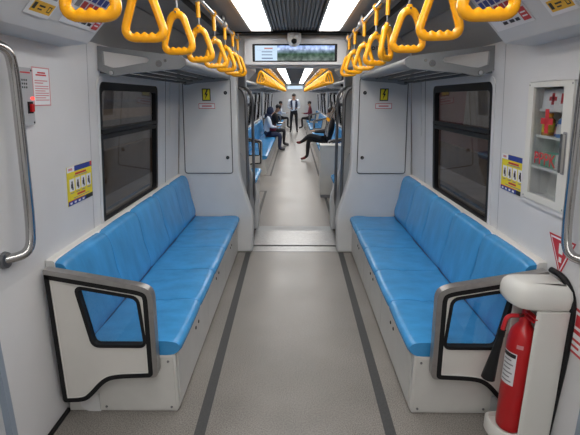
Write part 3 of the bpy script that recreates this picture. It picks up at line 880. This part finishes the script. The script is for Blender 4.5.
tube('coupling', [(1.055, 1.855, .682), (1.025, 1.845, .684)], .010, STEEL, ex, n=12)
tube('swivel_pipe', [(1.03, 1.846, .684), (.975, 1.84, .688), (.960, 1.838, .60)], .010, RED, ex, n=10, fil=.03)
hp = [(.960, 1.838, .615), (.955, 1.838, .56), (.945, 1.838, .50), (.925, 1.838, .36)]
v, f = tubev(hp, .014, 14, radii=[.014, .016, .019, .032]); mk('horn', v, f, RUBBER, ex, smooth=math.radians(50))
v, f = tubev([(.9605, 1.838, .618), (.9575, 1.838, .585)], .017, 14); mk('horn_collar', v, f, BLACK, ex, smooth=math.radians(50))

# ================================================================ GANGWAY
gx = .70
NX0 = len(bpy.data.objects)
for s, sd in ((-1, 'left'), (1, 'right')):
    r = bpy.data.objects.new('wall_gangway_' + sd, None); COL.objects.link(r); r['kind'] = 'structure'; r.location = (s * gx, 5.1, 0)
    for k in range(6):
        y = 4.75 + k * .115
        box('bellows_fold', s * (gx - .02 + .03 * (k % 2)), s * (gx + .06), y, y + .112, 0, 2.10, BELLOW, r, bevel=.012)
    prism('lower_fairing', [(s * .52, 0), (s * .505, .40), (s * .60, .86), (s * .66, 1.0), (s * .70, 1.0), (s * .70, 0)], 4.78, 5.42, GANG, r, bevel=.01)
rc = bpy.data.objects.new('ceiling_gangway', None); COL.objects.link(rc); rc['kind'] = 'structure'; rc.location = (0, 5.1, 2)
for k in range(6):
    y = 4.75 + k * .115
    box('bellows_fold', -gx, gx, y, y + .112, 2.04 + .02 * (k % 2), 2.12, BELLOW, rc, bevel=.012)
rf = bpy.data.objects.new('floor_gangway', None); COL.objects.link(rf); rf['kind'] = 'structure'; rf.location = (0, 5.1, 0)
box('threshold_plate', -.50, .50, 4.62, 4.80, -.02, .004, PLATE, rf, bevel=.003)
box('threshold_joint', -.50, .50, 4.802, 4.835, -.02, -.004, BLACK, rf)
box('bridge_plate', -.50, .50, 4.837, 5.40, -.02, .008, PLATE, rf, bevel=.004)
box('threshold_plate', -.50, .50, 5.402, 5.62, -.02, .006, GANG, rf, bevel=.003)
for s, sd in ((-1, 'on the reader side'), (1, 'on the crossed-leg passenger side')):
    for k, yy in enumerate((4.86, 5.38)):
        t = thing('gangway_handrail', ('steel handrail at the near mouth of the gangway ' if k == 0 else 'steel handrail at the far mouth of the gangway ') + sd, 'handrail', (s * .55, yy, .45))
        x = .525 - .02 * k
        tube('bar', [(s * .56, yy, .40 - .16 * k), (s * x, yy, .50 - .10 * k), (s * x, yy, 1.66), (s * (x + .05), yy, 1.76), (s * .70, yy, 1.77)], .018, DARKSTEEL, t, n=10, fil=.07)
        lathe('flange', [(.001, 0), (.03, 0), (.03, .012), (.018, .02)], (s * .56, yy, .39 - .16 * k), RUBBER, t, n=12)

# ================================================================ THE COUPLED CARS
before = set(bpy.data.objects)
G = 'car beyond the gangway'
N0, N1 = 5.62, 24.6
nf = struct(box('floor', -1.3, 1.3, 5.62, N1 + .4, -.06, 0, FLOOR))
def stripe_run(a, b):
    for s in (-1, 1):
        box('floor_stripe', s * .505, s * .545, a, b, 0, .0015, STRIPE, nf)
        box('floor_stripe', s * .545, s * .66, a - .0, a + .04, 0, .0015, STRIPE, nf)
        box('floor_stripe', s * .545, s * .66, b - .04, b, 0, .0015, STRIPE, nf)
stripe_run(5.7, 7.85); stripe_run(9.4, 15.7); stripe_run(17.2, 21.2); stripe_run(22.45, 24.5)
end_wall(5.48, 5.62, 'wall_end_left', 'wall_end_right', 'wall_end_top')
for s, sd in ((-1, 'left'), (1, 'right')):
    win1 = (6.1, 7.3, .905, 1.745)
    wins2 = [(9.75 + 1.5 * k, 10.95 + 1.5 * k, .905, 1.745) for k in range(4)]
    wins3 = [(17.5, 18.9, .905, 1.745), (19.3, 20.8, .905, 1.745)]; win4 = (22.8, 23.9, .905, 1.745)
    wall_panel('wall_' + sd, s, 5.62, 7.86, 0, 1.97, WALL, [win1])
    wall_panel('wall_' + sd, s, 9.38, 15.72, 0, 1.97, WALL, wins2)
    wall_panel('wall_' + sd, s, 17.18, 21.22, 0, 1.97, WALL, wins3)
    wall_panel('wall_' + sd, s, 22.43, N1, 0, 1.97, WALL, [win4])
    for wn in [win1, *wins2, *wins3, win4]: window(s, *wn)
    doors(s, 7.89, 9.35); doors(s, 15.75, 17.15); doors(s, 21.25, 22.4)
    side = 'on the reader side' if s < 0 else 'on the crossed-leg passenger side'
    for n, (a, b) in zip(('trim_51', 'trim_52', 'trim_53'), ((7.85, 9.4), (15.7, 17.2), (21.2, 22.45))):
        struct(prism(n, [(s * 1.165, 1.893), (s * HA[0], HA[1]), (s * HB[0], HB[1]), (s * HB[0], 2.232), (s * 1.165, 2.232)], a, b, HEAD))
    bench('bench', 'short blue bench just past the gangway, ' + side, s, 5.66, 7.80 if s < 0 else 7.20, 4 if s < 0 else 3, None, False)
    if s < 0:
        bench('bench', 'long blue bench in the next car under the seated readers', s, 9.45, 15.68, 12, 9.385, False)
    else:
        bench('bench', 'long blue bench in the next car under the crossed-leg passenger', s, 9.45, 15.68, 12, 9.385, False)
    bench('bench', 'far blue bench past the second doors, ' + side, s, 17.25, 21.18, 8, 17.19, False)
    bench('bench', 'far blue bench before the second gangway, ' + side, s, 22.5, 24.55, 4, 22.44, False)
    for k, (a, b) in enumerate(((5.7, 7.75), (9.5, 15.6), (17.3, 21.1))):
        rack(s, a, b, ['grey luggage rack just past the gangway ', 'long grey luggage rack in the middle of the next car ', 'grey luggage rack past the second doors '][k] + side, None, False)
    for k, (a, b) in enumerate(((5.8, 10.3), (10.35, 15.0), (15.05, 19.6), (19.65, 24.2))):
        ceiling_light(s, a, b, 'white ceiling light panel in the car beyond the gangway, ' + side, 'ceiling lights ' + side)
    grab_rail(s, 5.9, 24.3, 'long steel overhead rail in the next car ' + side)
    for k in range(35):
        strap(s * .525, 7.15 + k * .48, 2.19, random.uniform(-.25, .25), 'yellow strap handle in the car beyond the gangway, ' + side, 'far strap handles ' + side)
ceiling(5.62, N1, None)
struct(prism('wall_end_left', [(-.47, 0), (-.46, .4), (-.585, .9), (-.588, 2.3), (-1.2, 2.3), (-1.235, 0)], N1, N1 + .14, ENDW))
struct(prism('wall_end_right', [(.47, 0), (.46, .4), (.585, .9), (.588, 2.3), (1.2, 2.3), (1.235, 0)], N1, N1 + .14, ENDW))
struct(box('wall_end_top', -.59, .59, N1, N1 + .14, 1.94, 2.3, ENDW))
t = thing('display_screen', 'far lit information screen at the end of the next car', 'display', (0, 24.5, 1.97))
ring('housing', rect(-.49, .49, 1.962, 2.2), rect(-.41, .41, 1.99, 2.155), 24.52, 24.60, HEAD, t)
box('picture', -.41, .41, 24.55, 24.57, 1.99, 2.155, SCRWHITE, t)
# second gangway and the third car
for s, sd in ((-1, 'left'), (1, 'right')):
    struct(box('wall_gangway_' + sd, s * .66, s * .74, N1 + .14, 25.6, 0, 2.05, BELLOW))
    struct(prism('wall_end_' + sd, [(s * .47, 0), (s * .46, .4), (s * .585, .9), (s * .588, 2.3), (s * 1.2, 2.3), (s * 1.235, 0)], 25.6, 25.74, ENDW))
    wall_panel('wall_' + sd, s, 25.74, 33.0, 0, 1.97, WALL)
    bench('bench', 'farthest blue bench past the second gangway ' + ('on the reader side' if s < 0 else 'on the crossed-leg passenger side'), s, 25.8, 29.8, 8, None, False)
    ceiling_light(s, 25.9, 32.5, 'ceiling light panel past the second gangway', 'farthest ceiling lights')
struct(box('ceiling_gangway', -.7, .7, N1 + .14, 25.6, 1.99, 2.08, BELLOW))
struct(box('floor', -1.3, 1.3, N1 + .4, 33.0, -.06, 0, FLOOR))
ceiling(25.74, 33.0, None)
struct(box('wall_back', -1.3, 1.3, 33.0, 33.1, 0, 2.3, ENDW))

# pale cabinet and bent rails standing at the end of the crossed-leg passenger's bench
t = thing('pale_cabinet', 'plain pale grey cabinet standing at the aisle past the gangway', 'cabinet', (.62, 7.45, 0))
box('body', .425, .80, 7.30, 7.62, .05, .86, BASEM, t, bevel=.012)
box('plinth', .44, .79, 7.315, 7.605, 0, .05, GREYINK, t)
box('lid', .420, .805, 7.295, 7.625, .86, .885, BASEM, t, bevel=.006)
for dy, lb in ((0, 'bent steel pole with yellow clips above the bench end panel'), (.45, 'second bent steel pole with yellow clips behind the first')):
    t = thing('bent_grab_pole', lb, 'grab pole', (.72, 9.2 + dy, 0))
    pts = [(.66, 9.2 + dy, .86), (.68, 9.2 + dy, 1.12), (.86, 9.2 + dy, 1.50), (1.0, 9.2 + dy, 1.86), (1.02, 9.2 + dy, 1.90)]
    tube('pole', pts, .018, STEEL, t, n=10, fil=.12)
    tube('clip', [(.685, 9.2 + dy, 1.16), (.71, 9.2 + dy, 1.22)], .026, YEL, t, n=10)
    tube('clip', [(.985, 9.2 + dy, 1.80), (1.005, 9.2 + dy, 1.85)], .026, YEL, t, n=10)
t = thing('travel_bag', 'blue and white round travel bag on the bench by the bent poles', 'bag', (.95, 9.72, .42))
lathe('body', [(.001, -.17), (.09, -.165), (.13, -.13), (.14, 0), (.13, .13), (.09, .165), (.001, .17)], (.90, 9.75, .585), mat('bag_blue', (.04, .12, .40), .6), t, n=18, axis='y')
lathe('white_band', [(.136, -.09), (.143, -.05), (.143, .05), (.136, .09)], (.90, 9.75, .585), PAPER, t, n=18, axis='y')
tube('carry_strap', [(.90, 9.67, .70), (.90, 9.69, .80), (.90, 9.81, .80), (.90, 9.83, .70)], .012, YEL, t, n=8, fil=.04)

t = thing('backpack', 'black backpack lying on the luggage rack just past the gangway', 'backpack', (.85, 6.9, 1.86))
slab('body', rounded(rect(.70, 1.04, 6.55, 7.05), .10, 6), [(.05, 1.862), (0, 1.90), (0, 1.98), (.03, 2.03), (.09, 2.05)], mat('black_cloth', (.012, .012, .015), .8), t)
slab('pocket', rounded(rect(.665, .72, 6.64, 6.96), .03, 6), [(.01, 1.865), (0, 1.885), (0, 1.94), (.01, 1.96)], mat('black_cloth'), t)
tube('shoulder_strap', [(.72, 6.57, 1.95), (.66, 6.53, 1.90), (.655, 6.50, 1.80), (.70, 6.52, 1.83)], .014, mat('black_cloth'), t, n=6, fil=.03)
# ---- passengers
SKIN = mat('skin', (.42, .24, .16), .55); HAIRM = mat('black_hair', (.012, .011, .011), .5)
def person(label, loc, rz, J, mats, hair='short', hairm=None, radii=None):
    """J: joint positions in a local frame, facing +x. Body grown as one skin surface."""
    root = thing('person', label, 'person', loc)
    root.rotation_euler = (0, 0, rz)
    names = list(J); idx = {n: i for i, n in enumerate(names)}
    verts = [Vector(J[n]) for n in names]
    R = dict(pelvis=.145, waist=.14, chest=.16, neck=.055, chin=.075, head=.088, crown=.05)
    for sd in 'lr':
        R.update({'shoulder_' + sd: .078, 'elbow_' + sd: .047, 'wrist_' + sd: .032, 'palm_' + sd: .034, 'hip_' + sd: .09, 'knee_' + sd: .065, 'ankle_' + sd: .045, 'ball_' + sd: .04, 'toe_' + sd: .03})
    if radii: R.update(radii)
    E = [('pelvis', 'waist'), ('waist', 'chest'), ('chest', 'neck'), ('neck', 'chin'), ('chin', 'head'), ('head', 'crown')]
    for sd in 'lr':
        E += [('chest', 'shoulder_' + sd), ('shoulder_' + sd, 'elbow_' + sd), ('elbow_' + sd, 'wrist_' + sd), ('wrist_' + sd, 'palm_' + sd),
              ('pelvis', 'hip_' + sd), ('hip_' + sd, 'knee_' + sd), ('knee_' + sd, 'ankle_' + sd), ('ankle_' + sd, 'ball_' + sd), ('ball_' + sd, 'toe_' + sd)]
    edges = [(idx[a], idx[b]) for a, b in E]
    rr = [R[n] for n in names]; reg = list(names)
    for sd, sg in (('l', 1), ('r', -1)):
        wv, pv = Vector(J['wrist_' + sd]), Vector(J['palm_' + sd])
        d = (pv - wv).normalized(); side = d.cross(Vector((0, 0, 1)))
        side = side.normalized() if side.length > .1 else Vector((0, 1, 0))
        dn = side.cross(d)
        for k, (off, ln) in enumerate(((-.026, .060), (-.009, .072), (.009, .066), (.026, .052))):
            a = pv + side * off + d * .03; b = a + d * ln * .55 - Vector((0, 0, .006)); cc = b + d * ln * .45 - Vector((0, 0, .022))
            i0 = len(verts); verts += [a, b, cc]; rr += [.010, .009, .007]; reg += ['palm_' + sd] * 3
            edges += [(idx['palm_' + sd], i0), (i0, i0 + 1), (i0 + 1, i0 + 2)]
        a = pv - side * .034 * sg - d * .012; b = a - side * .02 * sg + d * .03
        i0 = len(verts); verts += [a, b]; rr += [.012, .009]; reg += ['palm_' + sd] * 2
        edges += [(idx['palm_' + sd], i0), (i0, i0 + 1)]
    me = bpy.data.meshes.new('body'); me.from_pydata([tuple(v) for v in verts], edges, [])
    tmp = bpy.data.objects.new('body', me); COL.objects.link(tmp)
    tmp.modifiers.new('skin', 'SKIN'); sv = me.skin_vertices[0].data
    for i, q in enumerate(rr): sv[i].radius = (q, q)
    sv[idx['pelvis']].use_root = True
    sb = tmp.modifiers.new('sub', 'SUBSURF'); sb.levels = 1; sb.render_levels = 1
    dg = bpy.context.evaluated_depsgraph_get(); dg.update()
    bme = bpy.data.meshes.new_from_object(tmp.evaluated_get(dg)); bpy.data.objects.remove(tmp)
    slots = dict(skin=0, top=1, legs=2, shoe=3)
    def region(n):
        if n in ('chin', 'head', 'crown', 'neck') or n.startswith('palm'): return 'skin'
        if n.startswith(('ball', 'toe')): return 'shoe'
        if n.startswith(('hip', 'knee', 'ankle', 'pelvis')): return 'legs'
        return 'top'
    bme.materials.clear()
    for k in ('skin', 'top', 'legs', 'shoe'): bme.materials.append(mats[k])
    segs = [(verts[a], verts[b], reg[a], reg[b]) for a, b in edges]
    for f in bme.polygons:
        cpt = f.center; best = None
        for a, b, ra, rb in segs:
            ab = b - a; tt = max(0, min(1, (cpt - a).dot(ab) / max(1e-9, ab.length_squared)))
            dd = (cpt - (a + ab * tt)).length
            if best is None or dd < best[0]: best = (dd, ra if tt < .5 else rb)
        f.material_index = slots[region(best[1])]; f.use_smooth = True
    body = link('body', bme, [mats['skin']], root)
    hd = Vector(J['head']); fw = (Vector(J['face']) - hd).normalized() if 'face' in J else Vector((1, 0, 0))
    sdv = Vector((0, 0, 1)).cross(fw).normalized(); upv = fw.cross(sdv)
    def ell(name, cpos, rx, ry, rz_, m, par, cut=None, n=14):
        V = []; Fc = []
        N = 9
        for i in range(N + 1):
            th = PI * i / N
            for k in range(n):
                q = 2 * PI * k / n
                p = Vector((math.sin(th) * math.cos(q) * rx, math.sin(th) * math.sin(q) * ry, math.cos(th) * rz_))
                if cut: p = cut(p)
                V.append(cpos + fw * p.x + sdv * p.y + upv * p.z)
        Fc = [(i * n + k, i * n + (k + 1) % n, (i + 1) * n + (k + 1) % n, (i + 1) * n + k) for i in range(N) for k in range(n)]
        m2 = bpy.data.meshes.new(name); m2.from_pydata([tuple(v) for v in V], [], Fc)
        for f in m2.polygons: f.use_smooth = True
        return link(name, m2, m, par)
    hm = hairm or HAIRM
    if hair == 'short':
        ell('hair', hd + upv * .045 - fw * .018, .098, .092, .088, hm, root)
    else:
        ell('headscarf', hd - fw * .022 + upv * .01, .115, .112, .145, hm, root)
        ell('scarf_drape', hd - upv * .17 - fw * .01, .12, .15, .10, hm, root)
    for sg in (-1, 1):
        ell('eye', hd + fw * .082 + sdv * .03 * sg + upv * .0, .010, .012, .008, BLACKINK, root, n=8)
        if hair == 'short': ell('ear', hd + sdv * .09 * sg - upv * .005, .02, .010, .03, mats['skin'], root, n=8)
    ell('nose', hd + fw * .094 - upv * .025, .016, .012, .022, mats['skin'], root, n=8)
    ell('mouth', hd + fw * .083 - upv * .062, .008, .024, .006, PINK, root, n=8)
    return root
def seated(lean=0., head_dx=.03, arms=None, legs=None, look=(-.3)):
    J = dict(pelvis=(0, 0, .565), waist=(-.01, 0, .70), chest=(lean, 0, .96), neck=(lean + .02, 0, 1.125), chin=(lean + head_dx, 0, 1.19), head=(lean + head_dx + .015, 0, 1.255), crown=(lean + head_dx, 0, 1.33))
    J['face'] = (J['head'][0] + 1, 0, J['head'][2] + look)
    for sd, g in (('l', 1), ('r', -1)):
        J['shoulder_' + sd] = (lean, .18 * g, 1.045); J['elbow_' + sd] = (lean + .08, .235 * g, .78)
        J['wrist_' + sd] = (.30, .10 * g, .76); J['palm_' + sd] = (.37, .08 * g, .78)
        J['hip_' + sd] = (.02, .09 * g, .52); J['knee_' + sd] = (.44, .10 * g, .53); J['ankle_' + sd] = (.42, .10 * g, .09)
        J['ball_' + sd] = (.52, .105 * g, .05); J['toe_' + sd] = (.60, .11 * g, .035)
    if arms: J.update(arms)
    if legs: J.update(legs)
    J2 = {k: v for k, v in J.items() if k != 'face'}
    class D(dict): pass
    return J
NAVY = mat('navy_cloth', (.02, .03, .075), .8); BLK = mat('black_cloth', (.012, .012, .015), .8); SHIRT = mat('pale_shirt', (.62, .68, .78), .8)
MARO = mat('maroon_cloth', (.16, .015, .03), .75); SHOE = mat('dark_shoe', (.02, .018, .018), .5); MSHOE = mat('maroon_shoe', (.14, .015, .015), .5)
def strip_face(J):
    return J
_person = person
def person(label, loc, rz, J, mats, **k):
    face = J.pop('face', None)
    if face is None: return _person(label, loc, rz, J, mats, **k)
    # keep the face target out of the skeleton
    class Sk(dict):
        def __iter__(self): return (n for n in dict.__iter__(self) if n != 'face')
    S = Sk(J); S['face'] = face
    return _person(label, loc, rz, S, mats, **k)
P1 = (-.88, 13.9, .0)
person('person in dark headscarf and pale top reading a paper on the long bench', P1, 0, seated(.06, .06, look=-.45), dict(skin=SKIN, top=SHIRT, legs=NAVY, shoe=SHOE), hair='scarf', hairm=NAVY,
       radii=dict(knee_l=.085, knee_r=.085, ankle_l=.06, ankle_r=.06)).scale = (.95, .95, .95)
o = mk('reading_paper', *boxv(-.52, -.36, 13.75, 14.05, .86, .864), PAPER); tag(o, 'open white paper held by the person in the headscarf', 'paper')
o.location = (0, 0, 0)
t = thing('handbag', 'maroon handbag on the lap of the person in the headscarf', 'handbag', (-.62, 13.9, .60))
box('body', -.78, -.58, 13.77, 14.03, .61, .74, MARO, t, bevel=.03); tube('bag_handle', [(-.63, 13.80, .73), (-.63, 13.83, .80), (-.63, 13.97, .80), (-.63, 14.00, .73)], .008, MARO, t, n=6, fil=.03)
person('person in black jacket bending over on the long bench past the reader', (-.80, 15.25, 0), 0, seated(.14, .08, look=-.6), dict(skin=SKIN, top=BLK, legs=BLK, shoe=SHOE))
# standing passenger in the second gangway
J = dict(pelvis=(0, 0, .93), waist=(0, 0, 1.08), chest=(0, 0, 1.32), neck=(0, 0, 1.50), chin=(.03, 0, 1.56), head=(.035, 0, 1.63), crown=(.02, 0, 1.70))
J['face'] = (1, 0, 1.5)
for sd, g in (('l', 1), ('r', -1)):
    J['shoulder_' + sd] = (0, .20 * g, 1.42); J['elbow_' + sd] = (.02, .27 * g, 1.14); J['wrist_' + sd] = (.20, .16 * g, 1.08); J['palm_' + sd] = (.27, .12 * g, 1.10)
    J['hip_' + sd] = (0, .10 * g, .90); J['knee_' + sd] = (.02, .13 * g, .50); J['ankle_' + sd] = (-.01, .15 * g, .09); J['ball_' + sd] = (.11, .16 * g, .045); J['toe_' + sd] = (.19, .17 * g, .035)
pr_ = person('person in navy vest over pale shirt standing in the far aisle', (-.05, 21.0, 0), -PI / 2, J, dict(skin=SKIN, top=SHIRT, legs=BLK, shoe=SHOE))
def vest(par):
    V = []; Fc = []; n = 20
    prof = [(.150, .135, 1.02), (.165, .15, 1.12), (.195, .16, 1.30), (.20, .15, 1.40), (.13, .10, 1.47)]
    for ry, rx, z in prof:
        for k in range(n):
            a = math.radians(22) + (2 * PI - math.radians(44)) * k / (n - 1)
            V.append((rx * math.cos(a), ry * math.sin(a), z))
    Fc = [(i * n + k, i * n + k + 1, (i + 1) * n + k + 1, (i + 1) * n + k) for i in range(len(prof) - 1) for k in range(n - 1)]
    me = bpy.data.meshes.new('vest'); me.from_pydata(V, [], Fc)
    o = link('vest', me, NAVY, par); so = o.modifiers.new('t', 'SOLIDIFY'); so.thickness = .012
vest(pr_)
# crossed-leg passenger
legs = dict(knee_l=(.50, -.02, .56), ankle_l=(.53, -.05, .12), ball_l=(.62, -.05, .055), toe_l=(.71, -.05, .04), hip_l=(.02, -.08, .52),
            hip_r=(.02, .08, .53), knee_r=(.47, .04, .665), ankle_r=(.66, -.10, .50), ball_r=(.74, -.13, .46), toe_r=(.82, -.15, .47))
# swap so the left-hand joints stay on their own side
person('person in black with crossed legs and maroon shoes on the long bench', (.86, 11.7, 0), PI, seated(-.10, .02, legs=legs, look=-.2), dict(skin=SKIN, top=BLK, legs=BLK, shoe=MSHOE), radii=dict(knee_l=.075, knee_r=.075))
person('person in maroon top seated before the second gangway', (.80, 23.3, 0), PI, seated(.02, look=-.2), dict(skin=SKIN, top=MARO, legs=BLK, shoe=SHOE))
person('person in pale top seated before the second gangway', (-.80, 23.6, 0), 0, seated(.02, look=-.2), dict(skin=SKIN, top=SHIRT, legs=BLK, shoe=SHOE))

# grade of the coupled cars: turn everything built for them about the coupling
grade = Matrix.Translation((0, 5.0, 0)) @ Matrix.Rotation(math.radians(.36), 4, 'X') @ Matrix.Translation((0, -5.0, 0))
bpy.context.view_layer.update()
for o in set(bpy.data.objects) - before:
    if o.parent is None: o.matrix_world = grade @ o.matrix_world

# ================================================================ OUTSIDE THE WINDOWS
TUN = mat('station_wall', (.34, .31, .29), .8, noise=.2, nscale=1.5)
TUNR = mat('station_wall_maroon', (.30, .12, .11), .8, noise=.2, nscale=1.5)
SLAB = mat('platform_concrete', (.42, .36, .30), .85, noise=.15, nscale=4)
TAN = mat('tan_band', (.55, .42, .31), .8, noise=.1, nscale=4); BRN = mat('brown_parapet', (.20, .12, .07), .8, noise=.2, nscale=5)
struct(box('wall_station_left', -4.6, -4.4, -6, 34, -1.2, 4.0, TUN))
struct(box('wall_station_right', 3.6, 3.8, -6, 34, -1.2, 4.0, TUNR))
struct(box('floor_platform_left', -4.4, -2.0, -6, 34, -1.2, .35, SLAB))
struct(box('floor_platform_right', 2.4, 3.6, -6, 34, -1.2, .35, SLAB))
struct(box('wall_parapet_left', -2.7, -2.6, -6, 34, .35, .95, BRN)); struct(box('wall_parapet_right', 2.9, 3.0, -6, 34, .35, .80, BRN))
struct(box('trim_61', -4.42, -4.38, -6, 34, 1.15, 1.40, TAN)); struct(box('trim_62', -4.42, -4.36, -6, 34, 1.55, 1.62, GREYINK))
for k, y in enumerate((8.2, 13.0, 18.0)): struct(box('trim_63', 3.55, 3.61, y, y + 1.3, .9, 2.4, SLAB))
struct(box('ground', -4.6, 3.8, -6, 34, -1.4, -1.2, SLAB))
